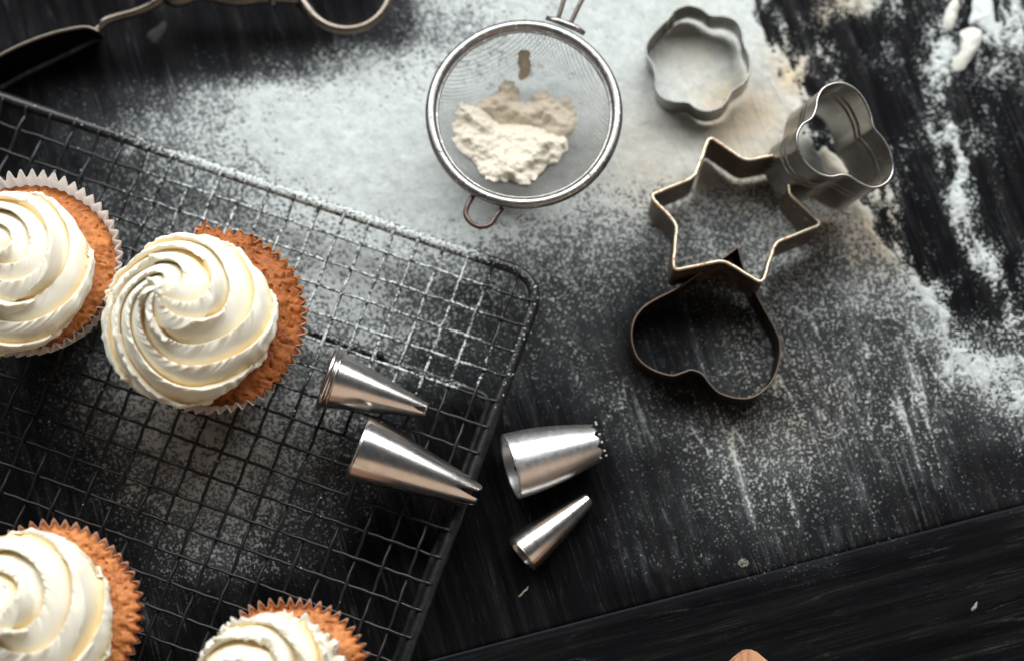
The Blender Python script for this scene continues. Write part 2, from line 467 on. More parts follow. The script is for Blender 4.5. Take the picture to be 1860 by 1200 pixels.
def mat_boardwood():
    m, nt, b = newmat('pale_wood'); v = objco(nt, (300, 30, 60), (0, 0, R(35)))
    n = noise(nt, 1, 5, .6, v, .8)
    c = ramp(nt, n.outputs[0], [(.35, (.42, .19, .09)), (.6, (.66, .36, .20))])
    nt.links.new(c.outputs[0], b.inputs['Base Color']); setp(b, rough=.5)
    bump(nt, b, n.outputs[0], .3, .0003); return m
M_pale = mat_boardwood()

# ================================================================== TABLE
table = empty('table', (0, 0, -.03), 'black painted wooden table top dusted with flour', 'table')
del table['category']; table['kind'] = 'structure'
# seam line between the main boards and the end rail, through two plan points
SA = P(1080, 1122, 0); SB = P(1860, 918, 0); sd_ = (SB-SA).normalized(); sn_ = Vector((-sd_.y, sd_.x, 0))
def plank(name, u0, u1, v0, v1, mat, z, nu, nv, vis):
    """u along seam direction, v away from the seam; own mesh, closed sides"""
    U = np.linspace(u0, u1, nu); Vv = np.linspace(v0, v1, nv)
    UU, VV = np.meshgrid(U, Vv, indexing='ij')
    X = SA.x+sd_.x*UU+sn_.x*VV; Y = SA.y+sd_.y*UU+sn_.y*VV
    if vis:
        px, py = toPix(X, Y); D = np.clip(density(px, py), 0, 1.2)
        fade = np.clip((px+250)/200, 0, 1)*np.clip((2100-px)/200, 0, 1)*np.clip((py+250)/200, 0, 1)
        D = D*fade*(1-.65*RRM[0])
    else: D = np.zeros_like(X)
    e = np.minimum(np.minimum(UU-u0, u1-UU), np.minimum(VV-v0, v1-VV))
    Z = z-.00015*np.clip(1-e/.0004, 0, 1)**2
    V = np.stack([X, Y, Z], -1).reshape(-1, 3); F = gridF(nu, nv)
    V2 = V.copy(); V2[:, 2] = z-.022
    ring = [(i, 0) for i in range(nu)]+[(nu-1, j) for j in range(1, nv)]+[(i, nv-1) for i in range(nu-2, -1, -1)]+[(0, j) for j in range(nv-2, 0, -1)]
    idx = np.array([i*nv+j for i, j in ring]); base = len(V)
    VB = V[idx].copy(); VB[:, 2] = z-.022
    k = np.arange(len(idx)); k2 = (k+1) % len(idx)
    FS = np.stack([idx[k], base+k, base+k2, idx[k2]], -1)
    att = np.concatenate([D.ravel(), np.zeros(len(idx))])
    return mesh_np(name, np.vstack([V, VB]), np.vstack([F, FS])[:, ::-1], mat, table, True, {'dust': att})
tb = []
GAP = .0002
# wide boards running away from the seam (three of them in view), then the end rail
edges_u = [-1.0, 1.1]
for k, (a, b_) in enumerate(zip(edges_u[:-1], edges_u[1:])):
    vis = True
    nu = 900
    tb.append(plank('board', a+GAP/2, b_-GAP/2, GAP/2+.0002, .62, M_main, -.0002*((k*7) % 3), nu, 300, vis))
tb.append(plank('end_rail', -1.0, 1.1, -.16, -GAP/2-.0002, M_rail, -.0001, 700, 60, True))
tb.append(plank('end_rail', -1.0, 1.1, -.70, -.1605, M_rail, -.0006, 20, 20, False))
for o in tb: o.matrix_parent_inverse = Matrix.Translation((0, 0, .03))

# ------------------------------------------------------------------ flour lying on the table
def flour_sheet():
    st_ = .00036
    xs = np.arange(-.238, .238, st_); ys = np.arange(-.150, .176, st_)
    X, Y = np.meshgrid(xs, ys, indexing='ij')
    px, py = toPix(X, Y)
    D = density(px, py)
    # grains: cellular-ish speckle from three scales, evened out to 0..1
    jx = X+(n2(X*900, Y*900, 90)-.5)*.0006; jy = Y+(n2(X*900, Y*900, 91)-.5)*.0006
    n = np.zeros(X.shape)
    for cs, sd_n, wt in ((.00112, 61, 1.0), (.00076, 62, .95)):
        gx = jx/cs; gy = jy/cs; ix0 = np.floor(gx); iy0 = np.floor(gy); z0_ = np.zeros_like(ix0)
        for ox in (-1, 0, 1):
            for oy in (-1, 0, 1):
                cx = ix0+ox; cy = iy0+oy
                dx = gx-(cx+.1+.8*_hash(cx, cy, z0_, sd_n)); dy = gy-(cy+.1+.8*_hash(cx, cy, z0_, sd_n+7))
                sz = .35+.65*_hash(cx, cy, z0_, sd_n+13)
                n = np.maximum(n, wt*sz*np.clip(1-np.sqrt(dx*dx+dy*dy)/.85, 0, 1)**.8)
    n = n+.10*n2(jx*1900, jy*1900, 63)
    smp = np.sort(n.ravel()[::37]); q = np.interp(n, smp, np.linspace(0, 1, len(smp)))
    mid = fb2(X*210, Y*210, 64, 3)
    d = D*1.02-.02+(mid-.5)*.30*np.clip(D*3, 0, 1)
    t = d-(1-q)*.93
    # in thin flour grains stay small bumps, in thick flour they merge to a lumpy sheet
    H = np.where(t > 0, .00022*np.clip(t/.25, 0, 1)+.00035*np.clip(d-.6, 0, 1)*2, 0)
    lump = fb2(X*120, Y*120, 71, 4)
    rip = fb2((X*.5+Y*.86)*340, (X*.86-Y*.5)*120, 74, 2)
    thick = np.clip(d-.62, 0, .6)
    H = H+thick*(.0019*lump+.0005*rip+.0005*(1-q))
    for pts, wdt, hh in ((EDGE, 14, .0011), (RDG2, 10, .0007)):
        dd, _ = seg_dist(px, py, pts)
        H = H+hh*np.exp(-(dd/wdt)**2)*np.clip(D*1.6-.5, 0, 1)*fb2(px/16, py/16, 77, 3)
    Z = np.where(t > 0, .00006+H, np.maximum(t*.0015, -.0006)-.00002)
    cover = np.clip((t+.10)/(.42-.12*np.clip(D, 0, 1)), 0, 1)**1.15*(.60+.40*np.clip((D-.05)/.75, 0, 1))*(.88+.24*(fb2(X*55, Y*55, 99, 3)-.5))
    cover = cover*np.clip(.27+.58*fb2(X*480, Y*480, 101, 2)+.35*fb2(X*180, Y*180, 103, 3)+.18*q, 0, 1)
    keep = (t > -.14)
    nx, ny = X.shape
    F = gridF(nx, ny)
    m = (keep.ravel()[F]).sum(1) == 4; any_ = ((t > 0).ravel()[F]).any(1)
    F = F[m & any_]
    used = np.unique(F); remap = -np.ones(nx*ny, int); remap[used] = np.arange(len(used))
    V = np.stack([X, Y, Z], -1).reshape(-1, 3)[used]
    warm = np.zeros(X.shape)
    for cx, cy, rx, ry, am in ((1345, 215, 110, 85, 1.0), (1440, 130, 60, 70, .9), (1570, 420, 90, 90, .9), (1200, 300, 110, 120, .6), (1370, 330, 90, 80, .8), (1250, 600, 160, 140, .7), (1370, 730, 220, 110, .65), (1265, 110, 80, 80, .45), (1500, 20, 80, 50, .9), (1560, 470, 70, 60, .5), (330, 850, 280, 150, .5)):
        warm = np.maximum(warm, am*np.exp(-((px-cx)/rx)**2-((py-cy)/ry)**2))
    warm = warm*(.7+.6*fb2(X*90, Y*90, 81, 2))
    print('flour verts', len(V), 'faces', len(F))
    o = mesh_np('flour', V, remap[F][:, ::-1], M_flour, None, True, {'warm': np.clip(warm.ravel()[used], 0, 1), 'cover': cover.ravel()[used], 'film': np.clip((D.ravel()[used]-.25)/.6, 0, 1)})
    return tag(o, None, None, None, 'stuff')
fl = flour_sheet(); fl['label'] = 'white flour sifted over the black table in drifts and specks'

# ================================================================== COOLING RACK
ZR = .018
PXM = 2583/.58
c00 = P(972, 503, ZR)                                   # outer corner
eL = (P(0, 176, ZR)-P(905, 479, ZR)).normalized()       # along the long rail, to the left
eD = (P(733, 1200, ZR)-P(958, 580, ZR)).normalized()    # down the short rail
print('rack angle', math.degrees(eL.angle(eD)))
rack = empty('cooling_rack', (-.1, 0, 0), 'black wire cooling rack dusted with flour, holding the cupcakes', 'cooling rack')
corner = P(905, 479, ZR)
# intersect the two rail lines
def isect(p, d, q, e):
    den = d.x*e.y-d.y*e.x; t = ((q.x-p.x)*e.y-(q.y-p.y)*e.x)/den; return p+d*t
pA = P(860, 464, ZR); pB = P(953, 600, ZR)
K0 = isect(pA, eL, pB, eD)
print('corner', toPix(K0.x, K0.y, ZR))
LL, LD = .36, .30
Rr = .0025
def rackdust(p):
    px, py = toPix(np.array(p.x), np.array(p.y), p.z)
    return float(px), float(py)
def dustat(pts):
    X = np.array([p.x for p in pts]); Y = np.array([p.y for p in pts]); Z = np.array([p.z for p in pts])
    px, py = toPix(X, Y, Z)
    a = np.clip((px-60)/330, 0, 1)*np.exp(-np.maximum(0, py-(300+.33*px+120))/190)
    a = a*np.clip(1.1-.35*np.clip((px-780)/150, 0, 1), 0, 1)
    # lower-left has only stray specks
    a = a*np.where((px > 700) & (py > 705), .12, 1)*(1-.45*np.clip((px-850)/60, 0, 1))
    return np.clip(a*1.05+.06, 0, 1)
rc = .0125
def arc(c, a, b_, r, n=10):                             # rounded corner at c between directions a and b
    pts = []
    p0 = c+a*r; p1 = c+b_*r
    for k in range(n+1):
        t = k/n; pts.append(p0*(1-t)**2+c*2*t*(1-t)+p1*t*t)
    return pts
K1 = K0+eL*LL; K3 = K0+eD*LD; K2 = K1+eD*LD
path = []
def straight(a, b_, n):
    return [a+(b_-a)*(k/n) for k in range(n+1)]
for c, a, b_ in ((K0, eD, eL), (K1, -eL, eD), (K2, -eD, -eL), (K3, eL, -eD)):
    path += arc(c, a, b_, rc*1.25)
full = []
for i, p in enumerate(path):
    q = path[(i+1) % len(path)]; n = max(1, int((q-p).length/.0025))
    for k in range(n): full.append(p+(q-p)*(k/n))
du = dustat(full)
V, F = tube_arr(full, Rr, 12, True)
wob = (fb3(V[:, 0]*500, V[:, 1]*500, V[:, 2]*500, 3, 2)-.5)*.0002
rimo = mesh_np('rim', V, F, M_rack, None, True, {'dust': np.repeat(np.clip(du*1.17, 0, 1.25), 12)})
wires = [rimo]
SP = .01122; wr = .00072; amp = .00075
nA = int((LL-.002)/SP); nB = int((LD-.002)/SP)
def wire(p, d, L, ph, o0, o1):
    n = int(L/(SP/8)); pts = []
    side = Vector((-d.y, d.x, 0)); s1 = random.uniform(-.00025, .00025); s2 = random.uniform(0, 6.28)
    for k in range(n+1):
        s = L*k/n
        z = ZR+.0006+amp*math.sin(math.pi*(s-o0)/SP+ph)
        if s < .003 or s > L-.003: z = ZR+Rr*.9
        pts.append(p+d*s+side*(s1*math.sin(s*22+s2)+.00012*math.sin(s*700+s2))+Vector((0, 0, z-ZR)))
    dd = dustat(pts)
    jit = np.array([random.uniform(-.12, .12) for _ in pts])
    dd = np.clip(dd*1.07+jit*(dd > .15), 0, 1.1)
    VV, FF = tube_arr(pts, wr, 6)
    att = np.concatenate([np.repeat(dd, 6), [0, 0]])
    return mesh_vf('wire', VV, FF, M_rack, None, True, {'dust': att})
for k in range(nA):
    wires.append(wire(K0+eL*(SP*(k+.93)), eD, LD, math.pi*(k % 2)+math.pi/2, SP, 0))
for k in range(nB):
    wires.append(wire(K0+eD*(SP*(k+1.0)), eL, LL, math.pi*((k+1) % 2)+math.pi/2, SP, 0))
# foot frame under the mesh
ZF = .0105
f0 = P(893, 722, ZF); fa = (P(600, 615, ZF)-f0).normalized(); fb = (P(722, 1190, ZF)-f0).normalized()
fp = [f0+fa*.27+Vector((0, 0, 0))]+straight(f0+fa*.26, f0+fa*.007, 40)+arc(f0, fa, fb, .006, 8)+straight(f0+fb*.007, f0+fb*.22, 40)
V, F = tube_arr(fp, .0019, 10)
dv = dustat(fp)*.85
px_, _ = toPix(np.array([p.x for p in fp]), np.array([p.y for p in fp]), ZF)
footo = mesh_vf('foot_frame', V, F, M_rack, None, True, {'dust': np.concatenate([np.repeat(dv, 10), [0, 0]])}); wires.append(footo)
for q in (f0+fa*.20, f0+fa*.05, f0+fb*.19):             # short legs that stand on the table and carry the rack
    V, F = tube_arr([q+Vector((0, 0, -ZF)), q+Vector((0, 0, 0)), q+Vector((0, 0, ZR-ZF-.001))], .0016, 8)
    wires.append(mesh_vf('leg', V, F, M_rack, None, True, {'dust': np.zeros(len(V))}))
adopt(rack, *wires)

def grains(name, places, mat, size=(.00025, .0007)):
    """tiny irregular octahedra"""
    oc = np.array([(1, 0, 0), (-1, 0, 0), (0, 1, 0), (0, -1, 0), (0, 0, 1), (0, 0, -1)], float)
    fc = np.array([(0, 2, 4), (2, 1, 4), (1, 3, 4), (3, 0, 4), (2, 0, 5), (1, 2, 5), (3, 1, 5), (0, 3, 5)])
    n = len(places); s = rng.uniform(size[0], size[1], (n, 1, 1))*rng.uniform(.6, 1.2, (n, 6, 1))
    an = rng.uniform(0, 6.28, n); ca, sa = np.cos(an), np.sin(an)
    V = oc[None]*s
    x = V[..., 0]*ca[:, None]-V[..., 1]*sa[:, None]; y = V[..., 0]*sa[:, None]+V[..., 1]*ca[:, None]
    V = np.stack([x, y, V[..., 2]*.7], -1)+np.array(places)[:, None, :]
    F = fc[None]+(np.arange(n)*6)[:, None, None]
    return mesh_np(name, V.reshape(-1, 3), F.reshape(-1, 3), mat, None, True, {'warm': np.zeros(n*6), 'cover': np.ones(n*6)})
pl = []
for i in range(14000):
    if random.random() < .45:                          # on the rim
        p = random.choice(full); side = Vector((random.gauss(0, 1), random.gauss(0, 1), 0))*.0009
        q = p+side; zz = ZR+math.sqrt(max(0, Rr*Rr-min(side.length_squared, Rr*Rr*.8)))
    elif random.random() < .5:
        k = random.randrange(nA); q = K0+eL*(SP*(k+.93))+eD*random.uniform(0, LD); zz = ZR+.0013; q = q+Vector((random.gauss(0, .0003), random.gauss(0, .0003), 0))
    else:
        k = random.randrange(nB); q = K0+eD*(SP*(k+1.0))+eL*random.uniform(0, LL); zz = ZR+.0013; q = q+Vector((random.gauss(0, .0003), random.gauss(0, .0003), 0))
    d = dustat([q])[0]
    if random.random() < max(0, d-.06)**1.3*.6: pl.append((q.x, q.y, zz))
print('rack grains', len(pl))
rg = grains('flour_specks', pl, M_flour, (.00022, .00062)); rg['kind'] = 'stuff'; adopt(rack, rg)

# ================================================================== CUPCAKES
def frosting(center, zb, Rm, H, seed, turns=.72, expo=1.5, a0=0.0, lean=(0, 0), lobes=8, depth=.0034, ragged=1.0, terrace=.0022, edge=.0085):
    """a piped mound: lobes leave the peak and sweep round to the rim, each folding over the next"""
    NS = 330
    uu = np.array([0, .04, .10, .18, .28, .38, .48, .58, .67, .75, .82, .87, .905, .93, .955, .975, .99]); per = len(uu); M = lobes*per
    crest = .93
    hu = np.where(uu <= crest, .35*(uu/crest)**2.2+.65*np.sin(np.clip(uu/crest, 0, 1)*math.pi/2)**1.1, 1-((uu-crest)/(1-crest))**.8)
    lean_u = np.where(uu <= crest, (np.clip(uu/crest, 0, 1))**3, 1-(uu-crest)/(1-crest))
    lob = np.arange(M)//per; u = np.tile(uu, lobes); hh = np.tile(hu, lobes); lu = np.tile(lean_u, lobes)
    wj = (n2(lob*3.7+.5, lob*0+seed, seed)-.5)*.30       # lobes of unequal width
    th0 = 2*math.pi*(lob+u+wj*(1-u)+np.roll(wj, -per)*u)/lobes+a0
    s = np.linspace(0, 1, NS)**.85
    top = np.clip(s/.80, 0, 1); und = np.clip((s-.80)/.20, 0, 1)
    rho = Rm*(.02+.98*top)*(1-.16*(1-np.cos(und*math.pi/2)))
    zz = zb+edge+(H-edge)*((1-top)**1.15*.72+.28*(1-top**2.2))
    zz = zz-(edge+.002)*np.sin(und*math.pi/2)**.9-.0016*np.clip((top-.82)/.18, 0, 1)**2*(1-und)
    tw = 2*math.pi*turns*(top**expo)+.5*und
    def surf(rho_, zz_, s_, T_):
        # the coil underneath: the mound steps down in a spiral
        ph = (top[:, None]*1.9-T_/(2*math.pi)*1.0+seed*.37) % 1.0
        stp = terrace*(np.clip(ph/.80, 0, 1)-np.clip((ph-.80)/.20, 0, 1)-.5)*np.sin(np.clip(top[:, None], 0, 1)*math.pi)**.7
        wob = 1+.05*(n2(np.cos(T_)*1.4+seed, np.sin(T_)*1.4, seed+2)-.5)*2
        X = center[0]+lean[0]*(1-top[:, None])**1.2+rho_[:, None]*wob*np.cos(T_)
        Y = center[1]+lean[1]*(1-top[:, None])**1.2+rho_[:, None]*wob*np.sin(T_)
        return np.stack([X, Y, zz_[:, None]+stp], -1)
    T_ = th0[None, :]+tw[:, None]
    B = surf(rho, zz, s, T_)
    Tp = np.linspace(0, 2*math.pi, 97)[:-1]
    e = .01
    dth = surf(rho, zz, s, T_+e)-B; ds = np.gradient(B, axis=0)
    Nn = np.cross(ds, dth); Nn /= np.linalg.norm(Nn, axis=2, keepdims=True)+1e-12
    Nn *= np.sign((Nn[..., 2:3]*(1-und[:, None, None])+und[:, None, None]*((B[..., 0:1]-center[0])*Nn[..., 0:1]+(B[..., 1:2]-center[1])*Nn[..., 1:2])*100)+1e-9)
    # across the lobe, on the surface
    al = ds/(np.linalg.norm(ds, axis=2, keepdims=True)+1e-12); ac = np.cross(Nn, al)
    ac *= np.sign((ac*dth).sum(-1, keepdims=True)+1e-12)
    rimf = 1-.72*np.clip((top-.74)/.26, 0, 1)**1.2
    amp = depth*np.clip(top/.22, .12, 1)**.8*(1-.35*und)*rimf
    ampl = amp[:, None]*(.8+.4*n2(s[:, None]*6+0*T_, lob[None, :]*2.3+0*T_, seed+6))
    sx = (s*NS)[:, None]+0*T_; lb = lob[None, :]+0*T_
    jag = ragged*((n2(sx*.10, lb*7.7+.5, seed+3)-.5)*.0010+(n2(sx*.33, lb*3.1+.5, seed+4)-.5)*.0010)*np.clip(top/.2, .3, 1)[:, None]
    k = (hh**10)[None, :]
    W = B+Nn*((hh[None, :]-.8)*ampl+jag*k)[..., None]+ac*(lu[None, :]*ampl*.60*rimf[:, None])[..., None]
    x, y, z = W[..., 0], W[..., 1], W[..., 2]
    soft = (fb3(x*100, y*100, z*100, seed+11, 2)-.5)*.0012*np.clip(top/.2, .3, 1)[:, None]
    tip = np.clip(1-top/.07, 0, 1)[:, None]*(fb3(x*800, y*800, z*800, seed+13, 2)-.5)*.0022
    pit = np.clip(n3(x*900, y*900, z*900, seed+17)-.86, 0, 1)*-.0022
    scal = (np.abs(n2(T_*13, s[:, None]*5+seed, seed+19)-.5)*2)*.0009+(n2(T_*34, s[:, None]*9, seed+21)-.5)*.0006
    scal = ragged*scal*(np.clip((top-.86)/.14, 0, 1)*(1-und*.5))[:, None]
    W = W+Nn*(soft+tip*1.3+pit-scal)[..., None]
    V = W.reshape(-1, 3); F = gridF(NS, M, closev=True)
    V = np.vstack([V, [V[:M].mean(0)+np.array([0, 0, .0004])]]); c0 = NS*M
    kk = np.arange(M); k2 = (kk+1) % M
    F = np.vstack([F, np.stack([k2, kk, np.full(M, c0), np.full(M, c0)], -1)])
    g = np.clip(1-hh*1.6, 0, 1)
    return V, F, np.concatenate([np.tile(g, NS), [0]])

def cupcake(label, cpx, rpx, topz, frost_px, frost_r, params, cakemat, rim_above, seed, grease, bulge=lambda T: 0*T):
    """cpx: centre of the paper's top edge in plan; topz: its height"""
    c = P(cpx[0], cpx[1], topz)
    e = P(cpx[0]+rpx, cpx[1], topz); Rt = (e-c).length
    z0 = ZR+.0022; base_r = Rt*.70
    root = empty('cupcake', (c.x, c.y, z0), label, 'cupcake', 'buttercream cupcakes on the cooling rack')
    # paper case
    NP = 52; per = 8; nth = NP*per; nh = 14
    th = np.linspace(0, 2*math.pi, nth, endpoint=False); hh = np.linspace(0, 1, nh)
    TH, HH = np.meshgrid(th, hh, indexing='ij')
    ph = (TH*NP/(2*math.pi)+.18*n2(TH*3, TH*0, seed)) % 1.0
    tri = np.abs(2*ph-1); tri = tri*tri*(3-2*tri)          # rounded pleats
    amp_ = .0004+.0014*HH**1.4
    wr_ = 1+.035*(fb2(np.cos(TH)*1.6+5, np.sin(TH)*1.6+5, seed+2, 2)-.5)*2*HH
    Rad = (base_r+(Rt-base_r)*HH**.9)*wr_+amp_*(tri-.5)*2-.0006
    edge = .0007*(n2(TH*40, TH*0, seed+5)-.5)+.0006*tri
    Z = z0+(topz-z0)*HH+edge*HH**6
    X = c.x+Rad*np.cos(TH); Y = c.y+Rad*np.sin(TH)
    V = np.stack([X, Y, Z], -1).reshape(-1, 3); F = gridF(nth, nh, closeu=True)
    g = grease(TH)*np.clip(1.25-HH*.35, 0, 1)
    nb = len(V); V = np.vstack([V, [(c.x, c.y, z0)]])
    k = np.arange(nth); k2 = (k+1) % nth
    F = np.vstack([F, np.stack([k*nh, k2*nh, np.full(nth, nb), np.full(nth, nb)], -1)])
    liner = mesh_vf('paper_case', V, F, M_paper, None, True, {'grease': np.concatenate([g.ravel(), [1]])})
    # cake: fills the case and domes over
    nth2 = 520; nr = 110
    th = np.linspace(0, 2*math.pi, nth2, endpoint=False); q = np.linspace(0, 1, nr)
    TH, Q = np.meshgrid(th, q, indexing='ij')
    ph = (TH*NP/(2*math.pi)+.18*n2(TH*3, TH*0, seed)) % 1.0
    tri = np.abs(2*ph-1); tri = tri*tri*(3-2*tri)
    wr_ = 1+.035*(fb2(np.cos(TH)*1.6+5, np.sin(TH)*1.6+5, seed+2, 2)-.5)*2
    ra = rim_above(TH)                                       # how far the cake stops below the paper's edge (m)
    Redge = (Rt-ra*.55)*wr_-.0013+bulge(TH)*(.6+.8*n2(TH*30, TH*0, seed+31))
    rr = Redge*Q**.85+.0013*(tri-.5)*2*np.clip(1-ra/.003, .25, 1)*np.clip((Q-.80)/.2, 0, 1)**2
    X = c.x+rr*np.cos(TH); Y = c.y+rr*np.sin(TH)
    dome = .0105*(1-Q**.85**1)**.75
    Zc = topz-ra-.0009+.008*(1-(Q**.85)**2.6)
    cell = fb3(X*260, Y*260, Zc*0+seed, seed+20, 4); lump = fb2(X*75, Y*75, seed+21, 3)
    pore = np.clip((n2(X*640, Y*640, seed+23)-.70)/.3, 0, 1)
    dz = (lump-.5)*.0048+(cell-.5)*.0030-pore*.0013
    Zc = Zc+dz*np.clip((1-Q)*14+.25, 0, 1)
    # side skirt
    V = np.stack([X, Y, Zc], -1)
    sk = V[:, -1, :].copy(); sk[:, 2] -= .006; sk[:, 0] = c.x+(sk[:, 0]-c.x)*.97; sk[:, 1] = c.y+(sk[:, 1]-c.y)*.97
    V = np.concatenate([V, sk[:, None, :]], 1).reshape(-1, 3)
    cake = mesh_np('sponge', V, gridF(nth2, nr+1, closeu=True), cakemat, None, True)
    # frosting
    zf = topz+.0035
    fc = P(frost_px[0], frost_px[1], zf+.006)
    V, F, gr = frosting((fc.x, fc.y), zf, seed=seed+40, **params)
    fr = mesh_vf('buttercream_swirl', V, F, M_frost, None, True, {'groove_shade': gr})
    adopt(root, liner, cake, fr)
    return root, fr, c
def ang_bump(c, w):                                     # smooth bump over angle
    return lambda T: np.exp(-(((T-c+math.pi) % (2*math.pi)-math.pi)/w)**2)
cupcake('whole cupcake with spiral buttercream peak and browned edge, in the middle of the four',
        (388, 580), 170, .058, (343, 578), 0, dict(Rm=.0338, H=.029, lean=(-.0070, .0055), turns=.62, a0=.9, lobes=7, depth=.0048, terrace=.0034, ragged=1.5), M_cake_d,
        lambda T: .0006+.004*ang_bump(R(150), .5)(T)+.0035*ang_bump(R(255), .6)(T), 3,
        lambda T: np.clip(.15+1.1*ang_bump(R(45), .75)(T)+.3*ang_bump(R(-30), .5)(T), 0, 1), bulge=lambda T: 0.0050*ang_bump(R(98), .13)(T)+.0018*ang_bump(R(70), .14)(T)+.0015*ang_bump(R(122), .1)(T))
cupcake('cupcake in a clean white pleated paper case, cut by the left edge at mid height',
        (44, 478), 171, .057, (14, 492), 0, dict(Rm=.0335, H=.024, lean=(-.001, .002), turns=.72, a0=2.0, lobes=6, terrace=.004, depth=.0046, ragged=1.4), M_cake,
        lambda T: .0028+.002*ang_bump(R(95), .6)(T)+.001*np.sin(T*2), 13, lambda T: .0+.25*ang_bump(R(10), .7)(T))
cupcake('cupcake with a wide porous golden sponge edge in the bottom left corner',
        (84, 1120), 172, .056, (38, 1130), 0, dict(Rm=.0345, H=.027, lean=(-.006, .001), turns=.62, a0=1.0, lobes=6, terrace=.005, depth=.0050, ragged=1.8), M_cake_p,
        lambda T: .0002+0*T, 23, lambda T: .75+0*T)
cupcake('cupcake with ragged torn buttercream, cut by the bottom edge of the picture',
        (521, 1243), 155, .055, (494, 1264), 0, dict(Rm=.0305, H=.030, lean=(-.001, .002), turns=.42, a0=.3, lobes=8, terrace=.002, depth=.0056, ragged=5), M_cake_p,
        lambda T: .0003+0*T, 33, lambda T: .7+0*T)

# ================================================================== COOKIE CUTTERS
def strip(name, outline, n, H, t, mat, root_pts=True, beads=(), nz=16, lip=0.0):
    """thin wall following a closed outline, extruded along -n by H; both faces"""
    m = len(outline); A = [Vector(p) for p in outline]
    tang = [(A[(i+1) % m]-A[i-1]).normalized() for i in range(m)]
    side = [n.cross(t_).normalized() for t_ in tang]
    V = []; lv = [k/(nz-1) for k in range(nz)]
    for i in range(m):
        prof = []
        for q in lv:
            o = sum(b_[1]*math.exp(-((q*H-b_[0])/b_[2])**2) for b_ in beads)
            prof.append((q*H, o+t/2))
        for q in reversed(lv):
            o = sum(b_[1]*math.exp(-((q*H-b_[0])/b_[2])**2) for b_ in beads)
            prof.append((q*H, o-t/2))
        for (d, o) in prof: V.append(A[i]-n*d+side[i]*o)
    V = np.array([tuple(v) for v in V])
    return mesh_np(name, V, gridF(m, 2*nz, closeu=True, closev=True), mat, None, True)
def smooth_closed(pts, n):
    return cr(pts, n, True)
def ofs(pix, ox, oy, s): return [(ox+x/s, oy+y/s) for x, y in pix]

# flower
fpx = ofs([(380, 32), (440, 50), (490, 84), (560, 88), (618, 112), (650, 165), (661, 235), (688, 300), (690, 380), (655, 435), (600, 475), (575, 520), (535, 562), (470, 579), (415, 566), (370, 535), (300, 530), (240, 510), (203, 460), (203, 400), (188, 340), (156, 290), (155, 235), (190, 180), (235, 132), (270, 98), (305, 55), (342, 38)], 1120, 0, 2.857)
nF = Vector((-.10, -.02, 1)).normalized()
pF = P(1270, 105, .0165)
out = smooth_closed([PP(x, y, pF, nF) for x, y in fpx], 7)
rt = empty('cookie_cutter', P(1270, 120, 0), 'six-lobed flower cookie cutter in thin tin lying on thick flour, above the star cutter', 'cookie cutter', 'metal cookie cutters')
w1 = strip('wall', out, nF, .0140, .0004, M_cut_flower); r1 = tube('rim', out, .0005, M_cut_flower, None, 6, True)
cl = fpx[25]; q = PP(cl[0], cl[1], pF, nF)
seam = strip('seam', [q+Vector((a, b_, .0004)) for a, b_ in ((-.0015, -.001), (.0018, .0022), (.0022, .0018), (-.0011, -.0014))], nF, .0135, .0002, M_cut_flower, nz=4)
adopt(rt, w1, r1, seam)

# heart (low), then star resting on it
hpx = ofs([(490, 508), (455, 535), (400, 575), (320, 625), (235, 680), (165, 715), (110, 750), (75, 795), (61, 850), (66, 905), (90, 960), (145, 1002), (220, 1025), (270, 1012), (303, 1003), (345, 1020), (375, 1058), (420, 1098), (500, 1118), (565, 1105), (625, 1050), (655, 975), (660, 900), (640, 840), (605, 775), (580, 730), (545, 665), (515, 600)], 1120, 220, 2.221)
def fold(pts_, n=7, sharp=()):
    """Catmull-Rom with corners kept at the given indices"""
    m = len(pts_); res = []
    for i in range(m):
        p0, p1, p2, p3 = pts_[i-1], pts_[i], pts_[(i+1) % m], pts_[(i+2) % m]
        if i in sharp: p0 = p1
        if (i+1) % m in sharp: p3 = p2
        for k in range(n):
            t = k/n; res.append(.5*((2*p1)+(p2-p0)*t+(2*p0-5*p1+4*p2-p3)*t*t+(3*p1-p0-3*p2+p3)*t**3))
    return res
ZH = .0165
hp = [P(x, y, ZH) for x, y in hpx]
out = fold(hp, 6, (0,))
rt = empty('cookie_cutter', P(1280, 640, 0), 'dark heart cookie cutter lying partly under the star cutter', 'cookie cutter', 'metal cookie cutters')
Zv = Vector((0, 0, 1))
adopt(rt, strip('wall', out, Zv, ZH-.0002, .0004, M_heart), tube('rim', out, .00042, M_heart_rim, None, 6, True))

tips = [(375, 60), (520, 160), (732, 118), (690, 288), (830, 415), (640, 490), (588, 656), (430, 560), (228, 603), (245, 415), (133, 300), (315, 226)]
spx = ofs(tips, 1120, 220, 2.221)
# plane of the star's rim: far tip low on the flour, near side propped on the heart
far = P(*spx[0], .0228); 
tilt_s = 4.6
nS = Vector((0, -math.sin(R(tilt_s)), math.cos(R(tilt_s)))).normalized()
nS = Vector((0, -math.sin(R(-tilt_s)), math.cos(R(tilt_s))))  # rises towards the viewer
nS = Vector((0, math.sin(R(tilt_s)), math.cos(R(tilt_s)))).normalized()
sp = [PP(x, y, far, nS) for x, y in spx]
def rounded(pts_, rfrac, n=6):
    m = len(pts_); res = []
    for i in range(m):
        p = pts_[i]; a = pts_[i-1]; b_ = pts_[(i+1) % m]
        f = rfrac[i % 2]; pa = p+(a-p).normalized()*f; pb = p+(b_-p).normalized()*f
        for k in range(n+1):
            t = k/n; res.append(pa*(1-t)**2+p*2*t*(1-t)+pb*t*t)
        e = b_+(p-b_).normalized()*rfrac[(i+1) % 2]
        for k in range(1, 8): res.append(pb+(e-pb)*(k/8))
    return res
out = rounded(sp, (.0030, .0034))
